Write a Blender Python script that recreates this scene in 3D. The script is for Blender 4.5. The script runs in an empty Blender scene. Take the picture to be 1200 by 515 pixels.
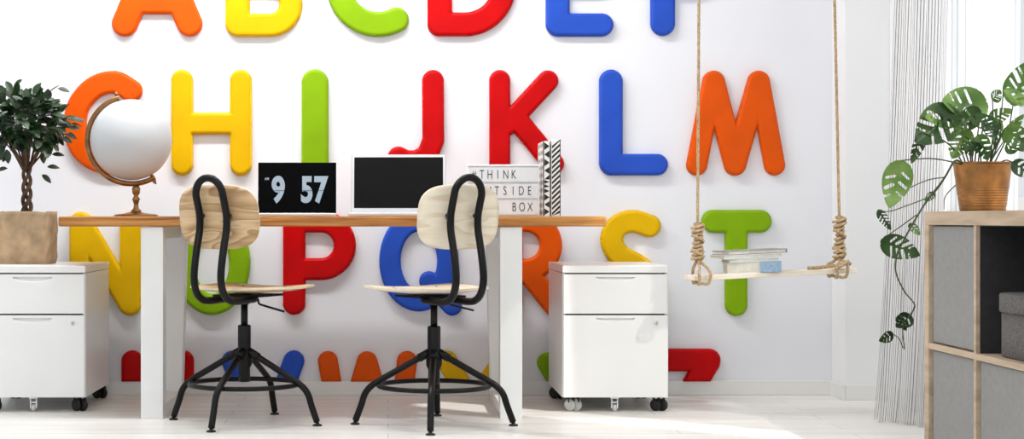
import bpy, bmesh, math, random
import numpy as np
from mathutils import Vector, Matrix
random.seed(7)
SC = bpy.context.scene
COL = SC.collection
PI = math.pi
F, CX, CY, H = 2000.0, 455.0, 257.0, 0.74      # focal length in px, vanishing point, eye height
def wx(px, Y): return (px-CX)/F*Y
def wz(py, Y): return H-(py-CY)/F*Y
def wp(px, py, Y): return Vector((wx(px, Y), Y, wz(py, Y)))

# ------------------------------------------------------------------ camera
cam = bpy.data.cameras.new('camera'); camo = bpy.data.objects.new('camera', cam); COL.objects.link(camo)
camo.location = (0, 0, H); camo.rotation_euler = (PI/2, 0, 0)
cam.lens = 60; cam.sensor_width = 36; cam.shift_x = (600-CX)/1200; cam.shift_y = (CY-257.5)/1200
cam.clip_start = .05
SC.camera = camo
# ------------------------------------------------------------------ light and exposure
SC.view_settings.view_transform = 'Standard'; SC.view_settings.look = 'None'
SC.view_settings.gamma = 1; SC.view_settings.use_curve_mapping = False
SC.view_settings.exposure = -0.9
world = bpy.data.worlds.new('world'); SC.world = world; world.use_nodes = True
bg = world.node_tree.nodes['Background']; bg.inputs[0].default_value = (.91, .955, 1, 1); bg.inputs[1].default_value = 1.6
def light(name, kind, energy, loc, rot=None, target=None, color=(1, 1, 1), **kw):
    l = bpy.data.lights.new(name, kind); l.energy = energy; l.color = color
    for k, v in kw.items(): setattr(l, k, v)
    o = bpy.data.objects.new(name, l); COL.objects.link(o); o.location = loc
    if target is not None: o.rotation_euler = (Vector(target)-Vector(loc)).to_track_quat('-Z', 'Y').to_euler()
    return o
sd = Vector((-.76, .65, -.87)).normalized()
so = light('sun', 'SUN', 7.0, (5, 0, 6), color=(1, .96, .9), angle=math.radians(.8))
so.rotation_euler = sd.to_track_quat('-Z', 'Y').to_euler()
light('ceiling_light', 'AREA', 95, (-.65, 6.2, 2.62), target=(-.6, 7.18, .9), color=(1, .995, .985), shape='RECTANGLE', size=2.2, size_y=.15)
light('room_fill', 'AREA', 72, (-.7, 3.2, 2.6), target=(-.2, 6.2, 0), shape='RECTANGLE', size=3.0, size_y=1.6)  # added fill to brighten furniture and floor, no real fixture here
light('window_light', 'AREA', 42, (2.5, 4.9, 1.4), target=(0, 5.6, .9), color=(.95, .98, 1), shape='RECTANGLE', size=2.6, size_y=2.2)

# ------------------------------------------------------------------ materials
def lin(c):
    return tuple(((v/255)/12.92 if v/255 <= .04045 else ((v/255+.055)/1.055)**2.4) for v in c)+(1,)
def base(name):
    m = bpy.data.materials.new(name); m.use_nodes = True
    n = m.node_tree.nodes; l = m.node_tree.links
    return m, n, l, n['Principled BSDF']
def coords(n, l, scale=(1, 1, 1), rot=(0, 0, 0), kind='Object'):
    t = n.new('ShaderNodeTexCoord'); mp = n.new('ShaderNodeMapping')
    mp.inputs['Scale'].default_value = scale; mp.inputs['Rotation'].default_value = rot
    l.new(t.outputs[kind], mp.inputs[0]); return mp.outputs[0]
def ramp(n, stops):
    r = n.new('ShaderNodeValToRGB'); e = r.color_ramp.elements
    while len(e) < len(stops): e.new(.5)
    for i, (p, c) in enumerate(stops): e[i].position = p; e[i].color = lin(c)
    return r
def plain(name, c, rough=.5, metal=0, var=.06, nscale=6, bump=0, bscale=60, spec=.5, coat=0, **kw):
    """colour with a slight procedural variation"""
    m, n, l, b = base(name)
    v = coords(n, l)
    t = n.new('ShaderNodeTexNoise'); t.inputs['Scale'].default_value = nscale; l.new(v, t.inputs['Vector'])
    c2 = tuple(x*(1-var) for x in c)
    r = ramp(n, [(.3, c2), (.7, c)]); l.new(t.outputs[0], r.inputs[0]); l.new(r.outputs[0], b.inputs['Base Color'])
    b.inputs['Roughness'].default_value = rough; b.inputs['Metallic'].default_value = metal
    b.inputs['Specular IOR Level'].default_value = spec; b.inputs['Coat Weight'].default_value = coat
    if bump:
        t2 = n.new('ShaderNodeTexNoise'); t2.inputs['Scale'].default_value = bscale; t2.inputs['Detail'].default_value = 4; l.new(v, t2.inputs['Vector'])
        bp = n.new('ShaderNodeBump'); bp.inputs['Strength'].default_value = bump; bp.inputs['Distance'].default_value = .004
        l.new(t2.outputs[0], bp.inputs['Height']); l.new(bp.outputs[0], b.inputs['Normal'])
    return m
def wood(name, c1, c2, c3, scale=(2, 30, 30), rough=.5, rings=None, rot=(0, 0, 0)):
    m, n, l, b = base(name)
    v = coords(n, l, scale, rot)
    t = n.new('ShaderNodeTexNoise'); t.inputs['Scale'].default_value = 1; t.inputs['Detail'].default_value = 6
    t.inputs['Distortion'].default_value = .6; l.new(v, t.inputs['Vector'])
    r = ramp(n, [(.3, c1), (.5, c2), (.7, c3)]); l.new(t.outputs[0], r.inputs[0])
    out = r.outputs[0]
    if rings:
        v2 = coords(n, l, rings, rot)
        w = n.new('ShaderNodeTexWave'); w.wave_type = 'BANDS'; w.bands_direction = 'Z'
        w.inputs['Scale'].default_value = 1; w.inputs['Distortion'].default_value = 5; w.inputs['Detail'].default_value = 2
        w.inputs['Detail Scale'].default_value = .7; l.new(v2, w.inputs['Vector'])
        r2 = ramp(n, [(0, c1), (.35, c2), (1, c3)]); l.new(w.outputs[0], r2.inputs[0])
        mx = n.new('ShaderNodeMixRGB'); mx.inputs[0].default_value = .6
        l.new(out, mx.inputs[1]); l.new(r2.outputs[0], mx.inputs[2]); out = mx.outputs[0]
    l.new(out, b.inputs['Base Color']); b.inputs['Roughness'].default_value = rough
    bp = n.new('ShaderNodeBump'); bp.inputs['Strength'].default_value = .12; bp.inputs['Distance'].default_value = .002
    l.new(t.outputs[0], bp.inputs['Height']); l.new(bp.outputs[0], b.inputs['Normal'])
    return m
def ply(name, c1, c2, c3, lines=9.0):
    """rotary-cut veneer: contour lines of a stretched noise field"""
    m, n, l, b = base(name)
    v = coords(n, l, (1.7, 1.7, 10))
    t = n.new('ShaderNodeTexNoise'); t.inputs['Scale'].default_value = 1.2; t.inputs['Detail'].default_value = 1.5; t.inputs['Distortion'].default_value = .3
    l.new(v, t.inputs['Vector'])
    mu = n.new('ShaderNodeMath'); mu.operation = 'MULTIPLY'; mu.inputs[1].default_value = lines; l.new(t.outputs[0], mu.inputs[0])
    fr = n.new('ShaderNodeMath'); fr.operation = 'FRACT'; l.new(mu.outputs[0], fr.inputs[0])
    r = ramp(n, [(0, c3), (.45, c2), (.86, c1), (1, c3)]); l.new(fr.outputs[0], r.inputs[0])
    v2 = coords(n, l, (6, 6, 130)); t2 = n.new('ShaderNodeTexNoise'); t2.inputs['Scale'].default_value = 1; t2.inputs['Detail'].default_value = 5; l.new(v2, t2.inputs['Vector'])
    r2 = ramp(n, [(.3, c2), (.7, c3)]); l.new(t2.outputs[0], r2.inputs[0])
    mx = n.new('ShaderNodeMixRGB'); mx.inputs[0].default_value = .4; l.new(r.outputs[0], mx.inputs[1]); l.new(r2.outputs[0], mx.inputs[2])
    l.new(mx.outputs[0], b.inputs['Base Color']); b.inputs['Roughness'].default_value = .42; b.inputs['Specular IOR Level'].default_value = .3
    return m
def emit(name, c, s=1.0):
    m, n, l, b = base(name); b.inputs['Base Color'].default_value = lin(c)
    b.inputs['Emission Color'].default_value = lin(c); b.inputs['Emission Strength'].default_value = s
    return m

def floor_material():
    m, n, l, b = base('whitewashed_planks')
    v = coords(n, l)
    br = n.new('ShaderNodeTexBrick'); l.new(v, br.inputs['Vector'])
    br.offset = .37; br.inputs['Scale'].default_value = 1
    br.inputs['Brick Width'].default_value = 1.6; br.inputs['Row Height'].default_value = .14
    br.inputs['Mortar Size'].default_value = .0012; br.inputs['Mortar Smooth'].default_value = .3
    br.inputs['Color1'].default_value = lin((244, 243, 240)); br.inputs['Color2'].default_value = lin((238, 236, 231))
    br.inputs['Mortar'].default_value = lin((176, 170, 160))
    v2 = coords(n, l, (1.2, 22, 1))
    t = n.new('ShaderNodeTexNoise'); t.inputs['Scale'].default_value = 1; t.inputs['Detail'].default_value = 7; t.inputs['Distortion'].default_value = .5
    l.new(v2, t.inputs['Vector'])
    r = ramp(n, [(.3, (205, 200, 190)), (.65, (255, 255, 255))]); l.new(t.outputs[0], r.inputs[0])
    mx = n.new('ShaderNodeMixRGB'); mx.blend_type = 'MULTIPLY'; mx.inputs[0].default_value = .35
    l.new(br.outputs[0], mx.inputs[1]); l.new(r.outputs[0], mx.inputs[2]); l.new(mx.outputs[0], b.inputs['Base Color'])
    b.inputs['Roughness'].default_value = .38
    return m

M = {}
M['wall'] = plain('wallpaper_white', (232, 233, 238), .75, var=.01, nscale=2, bump=.05, bscale=120)
M['paint'] = plain('white_wall_paint', (238, 239, 240), .8, var=.012, nscale=1.5, bump=.05, bscale=150)
M['trim'] = plain('white_trim_paint', (234, 233, 230), .4, var=.01)
M['floor'] = floor_material()
M['ceiling'] = plain('ceiling_paint', (245, 245, 245), .9, var=.01)
M['orange'] = plain('orange_plastic', (222, 84, 2), .38, var=.05, nscale=9, spec=.12)
M['yellow'] = plain('yellow_plastic', (222, 176, 0), .38, var=.05, nscale=9, spec=.12)
M['green'] = plain('green_plastic', (130, 172, 10), .38, var=.05, nscale=9, spec=.12)
M['red'] = plain('red_plastic', (196, 0, 4), .38, var=.08, nscale=9, spec=.12)
M['blue'] = plain('blue_plastic', (42, 82, 190), .38, var=.06, nscale=9, spec=.12)
M['oak'] = wood('oiled_oak', (122, 70, 24), (172, 112, 48), (204, 146, 78), (2.6, 40, 60), .5)
M['steel'] = plain('white_powder_coat', (236, 237, 236), .35, var=.01)
M['cab'] = plain('white_lacquer_metal', (238, 238, 237), .3, var=.01)
M['gapshade'] = plain('gap_shade', (52, 50, 50), .8)
M['black'] = plain('black_tube_metal', (14, 14, 15), .36, var=.2, nscale=20, spec=.22)
M['rubber'] = plain('black_rubber', (14, 14, 14), .6, var=.2)
M['ash1'] = ply('knotty_pine_ply', (136, 92, 52), (200, 164, 120), (228, 200, 160), 11)
M['ash2'] = ply('pale_pine_ply', (214, 192, 160), (234, 220, 194), (242, 232, 212), 7)
M['plyedge'] = plain('ply_edge', (236, 222, 196), .6, var=.08, nscale=40)
M['brass'] = plain('aged_brass', (158, 116, 74), .3, .95, var=.25, nscale=30)
M['globe'] = plain('frosted_white_globe', (192, 194, 197), .45, var=.01)
M['paper'] = plain('washed_kraft_paper', (190, 160, 124), .75, var=.22, nscale=18, bump=1.0, bscale=22)
M['soil'] = plain('dark_soil', (48, 36, 28), .95, var=.4, nscale=60, bump=1)
M['bark'] = plain('brown_bark', (104, 76, 54), .85, var=.4, nscale=50, bump=.8, bscale=90)
M['ficus'] = plain('dark_green_leaf', (42, 70, 34), .38, var=.45, nscale=30)
M['mon'] = None
M['screenblack'] = plain('glossy_black_screen', (4, 4, 5), .2, var=.1, spec=.05)
M['screengrey'] = plain('matt_dark_screen', (26, 26, 27), .45, var=.1, spec=.05)
M['alu'] = plain('brushed_aluminium', (214, 215, 217), .3, .6, var=.04)
M['digit'] = emit('pale_blue_digits', (142, 158, 172), .35)
M['lightpanel'] = plain('milky_light_panel', (226, 232, 238), .4, var=.03, nscale=3)
M['ink'] = plain('black_print', (18, 18, 20), .5, var=.1)
M['whiteprint'] = plain('white_printed_board', (240, 240, 238), .5, var=.02)
M['rope'] = wood('natural_hemp_rope', (140, 112, 78), (184, 156, 118), (206, 182, 146), (200, 200, 90), .9)
M['palewood'] = wood('pale_swing_board', (222, 206, 184), (238, 226, 208), (244, 234, 218), (3, 30, 30), .6)
M['page'] = plain('book_pages', (226, 222, 208), .8, var=.08, nscale=40)
M['coverwhite'] = plain('white_book_cover', (236, 240, 244), .4, var=.02)
M['covergrey'] = plain('grey_book_cover', (150, 148, 146), .6, var=.05)
M['cloth'] = plain('light_blue_book_cloth', (160, 190, 214), .85, var=.12, nscale=80, bump=.5, bscale=300)
M['shelfoak'] = wood('bleached_oak_veneer', (168, 146, 122), (194, 172, 146), (206, 186, 162), (30, 3, 30), .55)
M['door'] = plain('grey_fabric_panel', (150, 150, 148), .75, var=.05, nscale=60, bump=.3, bscale=400)
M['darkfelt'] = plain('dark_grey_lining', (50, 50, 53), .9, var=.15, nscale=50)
M['greyfelt'] = plain('mottled_grey_fabric', (124, 121, 118), .95, var=.35, nscale=220, bump=.8, bscale=350)
M['copper'] = plain('rusty_copper_pot', (186, 128, 70), .36, .6, var=.3, nscale=22)
M['clear'] = plain('pale_translucent_wheel', (214, 214, 212), .2, var=.1)
def leaf_material(name, c1, c2, c3):
    m, n, l, b = base(name)
    v = coords(n, l, (1, 1, 1))
    t = n.new('ShaderNodeTexNoise'); t.inputs['Scale'].default_value = 9; l.new(v, t.inputs['Vector'])
    r = ramp(n, [(.35, c1), (.52, c2), (.72, c3)]); l.new(t.outputs[0], r.inputs[0])
    l.new(r.outputs[0], b.inputs['Base Color']); b.inputs['Roughness'].default_value = .35
    tr = n.new('ShaderNodeBsdfTranslucent'); l.new(r.outputs[0], tr.inputs[0])
    mx = n.new('ShaderNodeMixShader'); mx.inputs[0].default_value = .35
    l.new(b.outputs[0], mx.inputs[1]); l.new(tr.outputs[0], mx.inputs[2]); l.new(mx.outputs[0], n['Material Output'].inputs[0])
    return m
M['mon'] = [leaf_material('monstera_leaf_dark', (34, 62, 26), (54, 88, 36), (92, 126, 56)), leaf_material('monstera_leaf_light', (58, 98, 32), (104, 146, 54), (164, 192, 112))]
M['monstem'] = plain('green_brown_stem', (78, 88, 44), .6, var=.3, nscale=20)
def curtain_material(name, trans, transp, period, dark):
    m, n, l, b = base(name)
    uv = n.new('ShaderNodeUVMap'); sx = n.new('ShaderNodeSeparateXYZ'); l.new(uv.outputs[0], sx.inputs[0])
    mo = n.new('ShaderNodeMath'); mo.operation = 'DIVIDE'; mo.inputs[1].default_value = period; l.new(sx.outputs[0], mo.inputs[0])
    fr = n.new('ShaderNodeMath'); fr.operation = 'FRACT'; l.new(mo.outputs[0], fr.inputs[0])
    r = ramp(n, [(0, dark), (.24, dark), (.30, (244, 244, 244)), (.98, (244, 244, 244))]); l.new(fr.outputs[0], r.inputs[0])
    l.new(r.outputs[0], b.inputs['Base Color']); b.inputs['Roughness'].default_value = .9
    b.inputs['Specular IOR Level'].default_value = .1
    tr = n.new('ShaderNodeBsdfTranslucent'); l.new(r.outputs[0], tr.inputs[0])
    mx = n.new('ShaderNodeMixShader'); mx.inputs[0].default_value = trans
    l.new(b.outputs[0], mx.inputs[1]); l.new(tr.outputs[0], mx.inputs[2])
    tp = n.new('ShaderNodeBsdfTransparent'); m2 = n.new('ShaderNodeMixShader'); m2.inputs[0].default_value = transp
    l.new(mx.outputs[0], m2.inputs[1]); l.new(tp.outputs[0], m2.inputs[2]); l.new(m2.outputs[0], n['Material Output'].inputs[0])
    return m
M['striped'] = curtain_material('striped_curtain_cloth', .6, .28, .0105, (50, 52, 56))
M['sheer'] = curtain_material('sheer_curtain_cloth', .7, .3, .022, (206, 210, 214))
def glass_material():
    m, n, l, b = base('window_glass')
    n.remove(b)
    tp = n.new('ShaderNodeBsdfTransparent'); g = n.new('ShaderNodeBsdfGlossy'); g.inputs['Roughness'].default_value = .02
    mx = n.new('ShaderNodeMixShader'); mx.inputs[0].default_value = .06
    l.new(tp.outputs[0], mx.inputs[1]); l.new(g.outputs[0], mx.inputs[2]); l.new(mx.outputs[0], n['Material Output'].inputs[0])
    return m
M['glass'] = glass_material()

# ------------------------------------------------------------------ mesh helpers
class MB:
    """collects shapes in one bmesh, built as ONE mesh object"""
    def __init__(s): s.bm = bmesh.new(); s.mi = 0
    def _faces(s, fs, smooth):
        for f in fs: f.material_index = s.mi; f.smooth = smooth
    def box(s, x0, x1, y0, y1, z0, z1, bev=.0015, mat=None, seg=2):
        b2 = bmesh.new(); bmesh.ops.create_cube(b2, size=1)
        for v in b2.verts: v.co = Vector(((x0+x1)/2+v.co.x*(x1-x0), (y0+y1)/2+v.co.y*(y1-y0), (z0+z1)/2+v.co.z*(z1-z0)))
        if bev: bmesh.ops.bevel(b2, geom=list(b2.edges), offset=bev, segments=seg, affect='EDGES', profile=.5)
        s.merge(b2, mat, smooth=False); return s
    def merge(s, b2, mat=None, smooth=None):
        vm = {}
        for v in b2.verts: vm[v] = s.bm.verts.new(mat @ v.co if mat is not None else v.co)
        for f in b2.faces:
            nf = s.bm.faces.new([vm[v] for v in f.verts]); nf.material_index = s.mi
            nf.smooth = f.smooth if smooth is None else smooth
        b2.free()
    def tube(s, pts, r, seg=10, closed=False, caps=True):
        pts = [Vector(p) for p in pts]; n = len(pts)
        rs = r if isinstance(r, (list, tuple)) else [r]*n
        rings = []; prev = None
        for i in range(n):
            if closed: t = (pts[(i+1) % n]-pts[i-1]).normalized()
            else: t = (pts[min(i+1, n-1)]-pts[max(i-1, 0)]).normalized()
            if prev is None:
                a = Vector((0, 0, 1)) if abs(t.z) < .9 else Vector((1, 0, 0))
                u = t.cross(a).normalized()
            else:
                u = (prev-t*prev.dot(t)).normalized()
            prev = u; w = t.cross(u)
            rings.append([s.bm.verts.new(pts[i]+(u*math.cos(2*PI*k/seg)+w*math.sin(2*PI*k/seg))*rs[i]) for k in range(seg)])
        m = n if closed else n-1
        for i in range(m):
            A, B = rings[i], rings[(i+1) % n]
            for k in range(seg):
                f = s.bm.faces.new((A[k], A[(k+1) % seg], B[(k+1) % seg], B[k])); f.smooth = True; f.material_index = s.mi
        if caps and not closed:
            for R_ in (rings[0][::-1], rings[-1]):
                f = s.bm.faces.new(R_); f.material_index = s.mi
        return s
    def lathe(s, prof, cx=0, cy=0, seg=32, axis='z', mat=None, smooth=True):
        b2 = bmesh.new(); rings = []
        for (r, z) in prof:
            if r < 1e-5: rings.append([b2.verts.new((0, 0, z))])
            else: rings.append([b2.verts.new((r*math.cos(2*PI*k/seg), r*math.sin(2*PI*k/seg), z)) for k in range(seg)])
        for A, B in zip(rings, rings[1:]):
            if len(A) == 1 and len(B) == 1: continue
            for k in range(seg):
                k2 = (k+1) % seg
                if len(A) == 1: f = b2.faces.new((A[0], B[k], B[k2]))
                elif len(B) == 1: f = b2.faces.new((A[k], A[k2], B[0]))
                else: f = b2.faces.new((A[k], A[k2], B[k2], B[k]))
                f.smooth = smooth
        T = Matrix.Translation((cx, cy, 0))
        if axis == 'x': T = T @ Matrix.Rotation(PI/2, 4, 'Y')
        if axis == 'y': T = T @ Matrix.Rotation(-PI/2, 4, 'X')
        if mat is not None: T = mat
        s.merge(b2, T); return s
    def plate(s, outline, hf, th, rings=8, seg=64):
        """curved plate: outline(angle)->(u,v), hf(u,v)->Vector mid point, th thickness along normal"""
        def lay(sgn):
            c = []
            for i in range(rings+1):
                k = i/rings; row = []
                for j in range(seg):
                    u, v = outline(2*PI*j/seg); u *= k; v *= k
                    e = .002; p = hf(u, v); nrm = (hf(u+e, v)-p).cross(hf(u, v+e)-p).normalized()
                    if i == rings: q = p+nrm*sgn*th*.3
                    else: q = p+nrm*sgn*th*.5
                    if i == rings-0: pass
                    row.append(q)
                c.append(row)
            return c
        for sgn in (1, -1):
            L = lay(sgn)
            ctr = s.bm.verts.new(L[0][0]); rr = [[s.bm.verts.new(p) for p in row] for row in L[1:]]
            for j in range(seg):
                j2 = (j+1) % seg
                q = (ctr, rr[0][j], rr[0][j2])
                f = s.bm.faces.new(q if sgn > 0 else q[::-1]); f.smooth = True; f.material_index = s.mi
                for a, b in zip(rr, rr[1:]):
                    q = (a[j], b[j], b[j2], a[j2])
                    f = s.bm.faces.new(q if sgn > 0 else q[::-1]); f.smooth = True; f.material_index = s.mi
            if sgn > 0: top = rr[-1]
            else: bot = rr[-1]
        om = s.mi; s.mi = getattr(s, 'edge_mi', om)
        for j in range(seg):
            j2 = (j+1) % seg
            f = s.bm.faces.new((top[j], bot[j], bot[j2], top[j2])); f.material_index = s.mi; f.smooth = False
        s.mi = om
        return s
    def prism(s, pts, fn, d):
        """polygon pts (2D) extruded: fn(a,b,t) -> 3D for t in 0,d"""
        A = [s.bm.verts.new(fn(a, b, 0)) for a, b in pts]; B = [s.bm.verts.new(fn(a, b, d)) for a, b in pts]
        n = len(pts)
        fs = [s.bm.faces.new(A[::-1]), s.bm.faces.new(B)]+[s.bm.faces.new((A[i], A[(i+1) % n], B[(i+1) % n], B[i])) for i in range(n)]
        for f in fs: f.material_index = s.mi
        return s
    def build(s, name, mats, parent=None, recalc=True, loc=None):
        if recalc: bmesh.ops.recalc_face_normals(s.bm, faces=s.bm.faces)
        me = bpy.data.meshes.new(name); s.bm.to_mesh(me); s.bm.free()
        for m in (mats if isinstance(mats, (list, tuple)) else [mats]): me.materials.append(m)
        o = bpy.data.objects.new(name, me); COL.objects.link(o)
        if parent is not None: o.parent = parent
        if loc is not None: o.location = loc
        return o
def tag(o, label=None, cat=None, group=None, kind=None):
    if label: o['label'] = label
    if cat: o['category'] = cat
    if group: o['group'] = group
    if kind: o['kind'] = kind
    return o
def thing(name, loc, label, cat, group=None, rz=0):
    o = bpy.data.objects.new(name, None); COL.objects.link(o); o.location = loc; o.rotation_euler = (0, 0, rz)
    o.empty_display_size = .05
    return tag(o, label, cat, group)
def children(o): return [c for c in COL.objects if c.parent == o]
def copy_tree(o, parent=None):
    kids = children(o)
    c = o.copy(); COL.objects.link(c)
    if parent is not None: c.parent = parent
    for k in kids: copy_tree(k, c)
    return c
def struct(o): o['kind'] = 'structure'; return o
def spline(pts, n=8):
    """catmull-rom through the points"""
    P = [Vector(p) for p in pts]; P = [P[0]*2-P[1]]+P+[P[-1]*2-P[-2]]; out = []
    for i in range(1, len(P)-2):
        for k in range(n):
            t = k/n; a, b, c, d = P[i-1], P[i], P[i+1], P[i+2]
            out.append(.5*((2*b)+(c-a)*t+(2*a-5*b+4*c-d)*t*t+(3*b-a-3*c+d)*t**3))
    out.append(P[-2]); return out
def text_mesh(txt, size, depth, mat, parent, name, loc, rot=(PI/2, 0, 0), sx=1.0, align='LEFT', bold=0.0, spacing=1.0):
    cu = bpy.data.curves.new(name, 'FONT'); cu.body = txt; cu.size = size; cu.extrude = depth; cu.align_x = align
    cu.offset = bold; cu.space_character = spacing
    o = bpy.data.objects.new(name, cu); COL.objects.link(o)
    bpy.context.view_layer.update()
    me = bpy.data.meshes.new_from_object(o); COL.objects.unlink(o); bpy.data.objects.remove(o)
    me.materials.clear(); me.materials.append(mat)
    t = bpy.data.objects.new(name, me); COL.objects.link(t); t.parent = parent
    t.location = loc; t.rotation_euler = rot; t.scale = (sx, 1, 1)
    return t

# ------------------------------------------------------------------ the room
WY = 7.18; XR = 2.05; PY = 6.98; PX = 1.867; CZ = 2.7
struct(MB().box(-3.2, XR+.2, -.6, WY+.2, -.05, 0, 0).build('floor', M['floor']))
struct(MB().box(-3.2, XR+.2, -.6, WY+.2, CZ, CZ+.05, 0).build('ceiling', M['ceiling']))
struct(MB().box(-3.2, XR+.2, WY, WY+.2, 0, CZ, 0).build('wall_back', M['wall']))
struct(MB().box(PX, XR, PY, WY, 0, CZ, .002).build('wall_corner', M['paint']))
WIN = (2.6, 6.35, .75, 2.45)      # window opening y0 y1 z0 z1
wr = MB()
wr.box(XR, XR+.2, WIN[1], WY, 0, CZ, 0).box(XR, XR+.2, -.6, WIN[0], 0, CZ, 0)
wr.box(XR, XR+.2, WIN[0], WIN[1], 0, WIN[2], 0).box(XR, XR+.2, WIN[0], WIN[1], WIN[3], CZ, 0)
struct(wr.build('wall_right', M['paint']))
wf = MB()
y0, y1, z0, z1 = WIN
for a, b, c, d in ((y0, y0+.06, z0, z1), (y1-.06, y1, z0, z1), (y0, y1, z0, z0+.06), (y0, y1, z1-.06, z1), ((y0+y1)/2-.04, (y0+y1)/2+.04, z0, z1)):
    wf.box(XR+.08, XR+.14, a, b, c, d, .003)
wfo = struct(wf.build('window_1', M['trim']))
MB().box(XR+.105, XR+.111, y0+.06, y1-.06, z0+.06, z1-.06, 0).build('pane', M['glass'], wfo)
BH = .061
struct(MB().box(-3.2, PX, WY-.013, WY, 0, BH, .002).build('baseboard_back', M['trim']))
bc = MB().box(PX-.013, PX, PY-.013, WY-.0135, 0, BH, .002).box(PX+.0005, XR, PY-.013, PY, 0, BH, .002)
struct(bc.build('baseboard_corner', M['trim']))
struct(MB().box(XR-.013, XR, WIN[1]+.02, PY-.0135, 0, BH, .002).build('baseboard_right', M['trim']))

# ------------------------------------------------------------------ SDF shapes (letters, leaves)
def seg_sd(P, a, b, r):
    a = np.array(a[:2], float); b = np.array(b[:2], float); d = b-a; L = (d*d).sum()
    t = np.clip(((P-a)@d)/L, 0, 1) if L > 0 else np.zeros(len(P))
    q = P-a-t[:, None]*d
    return np.sqrt((q*q).sum(1))-r
def arc(cx, cy, rx, ry, a0, a1, n=28):
    return [(cx+rx*math.cos(math.radians(a0+(a1-a0)*i/n)), cy+ry*math.sin(math.radians(a0+(a1-a0)*i/n))) for i in range(n+1)]
def strokes_sd(P, strokes):
    d = np.full(len(P), 1e9)
    for pts, r in strokes:
        for a, b in zip(pts, pts[1:]): d = np.minimum(d, seg_sd(P, a, b, r))
    return d
def sdf_relief(mb, sd, x0, x1, y0, y1, h, mapf, height, skirt=True, back=False):
    """grid mesh of the region sd<0, rim snapped on the outline. mapf(x,y,k)->Vector; height(sd array)->k"""
    nx = int((x1-x0)/h)+1; ny = int((y1-y0)/h)+1
    X, Y = np.meshgrid(x0+np.arange(nx)*h, y0+np.arange(ny)*h, indexing='ij')
    P = np.stack([X.ravel(), Y.ravel()], 1); D = sd(P)
    e = h*.1
    Pm = P.copy()
    for _ in range(2):
        Dn = sd(Pm)
        gx = (sd(Pm+[e, 0])-sd(Pm-[e, 0]))/(2*e); gy = (sd(Pm+[0, e])-sd(Pm-[0, e]))/(2*e)
        g2 = np.maximum(gx*gx+gy*gy, .25)
        near = (np.abs(D) < .62*h) | (D > 0) & (D < .75*h)
        Pm[near] -= (Dn/g2)[near][:, None]*np.stack([gx, gy], 1)[near]
    near = (np.abs(D) < .62*h) | (D > 0) & (D < .75*h)
    ok = (D < .75*h).reshape(nx, ny); inner = (D < -.3*h).reshape(nx, ny)
    Dk = np.where(near, 0, D); K = height(Dk)
    vid = {}; bm = mb.bm
    def V(i, j):
        k = i*ny+j
        if k not in vid: vid[k] = bm.verts.new(mapf(Pm[k, 0], Pm[k, 1], K[k]))
        return vid[k]
    fs = []
    for i in range(nx-1):
        for j in range(ny-1):
            c = [(i, j), (i+1, j), (i+1, j+1), (i, j+1)]
            c2 = [q for q in c if ok[q]]
            if len(c2) == 4 and any(inner[q] for q in c2):
                f = bm.faces.new([V(*q) for q in c2]); f.smooth = True; f.material_index = mb.mi; fs.append(f)
            elif len(c2) == 3 and any(inner[q] for q in c2):
                f = bm.faces.new([V(*q) for q in c2]); f.smooth = True; f.material_index = mb.mi; fs.append(f)
    return fs, vid, Pm, ny

def make_letter(ch, colour, strokes, label, clip=None):
    xs = [p[0] for pts, r in strokes for p in pts]; ys = [p[1] for pts, r in strokes for p in pts]; rm = max(r for _, r in strokes)
    x0, x1, y0, y1 = min(xs)-rm-2, max(xs)+rm+2, min(ys)-rm-2, max(ys)+rm+2
    def sd(P):
        d = strokes_sd(P, strokes)
        if clip is not None: d = np.maximum(d, P[:, 1]-clip)
        return d
    if clip is not None: y1 = min(y1, clip+2)
    T = .032; YW = WY-.0006
    cxp, cyp = (min(xs)+max(xs))/2, (max(ys)+rm)
    if clip is not None: cyp = min(cyp, clip)
    ox, oz = wx(cxp, WY-T), wz(cyp, WY-T)
    s = (WY-T)/F
    def mapf(x, y, k): return Vector(((x-cxp)*s, -T*k, -(y-cyp)*s))
    def height(D):
        q = np.clip(-D/4.2, 0, 1)
        return .52+.48*np.sqrt(1-(1-q)**2)
    mb = MB()
    fs, vid, Pm, ny = sdf_relief(mb, sd, x0, x1, y0, y1, 1.35, mapf, height)
    bm = mb.bm
    be = [e for e in bm.edges if len(e.link_faces) == 1]
    ret = bmesh.ops.extrude_edge_only(bm, edges=be)
    for v in [g for g in ret['geom'] if isinstance(g, bmesh.types.BMVert)]: v.co.y = 0
    for e in be: e.smooth = False
    o = mb.build('letter', M[colour], None, loc=(ox, YW, oz))
    return tag(o, label, 'letter', 'plastic letters on the wall')

V_ = lambda *p: list(p)
LET = []
def L(ch, col, strokes, label, clip=None): LET.append((ch, col, strokes, label, clip))
L('A', 'orange', [([(145.5, 27), (183, -64), (221.5, 27)], 15.2), ([(162, 0), (205, 0)], 16)], 'orange capital letter A, upper left of the wall, first in the top row')
L('B', 'yellow', [([(278, -64), (278, 28)], 14.3), ([(278, 29)]+arc(316, 4.5, 24.5, 24.5, 90, -90)+[(278, -20)], 13.5), ([(278, -20)]+arc(313, -42, 22, 22, 90, -90)+[(278, -64)], 13.5)], 'yellow capital letter B in the top row beside the orange A')
L('C', 'green', [(arc(443, -18, 46, 46, 62, 298, 40), 14.6)], 'green capital letter C in the top row between yellow B and red D')
L('D', 'red', [([(515.5, -64), (515.5, 27)], 14.5), ([(515, 28)]+arc(545, -18, 46, 46, 90, -90, 36)+[(515, -64)], 14)], 'red capital letter D in the top row beside the green C')
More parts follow.
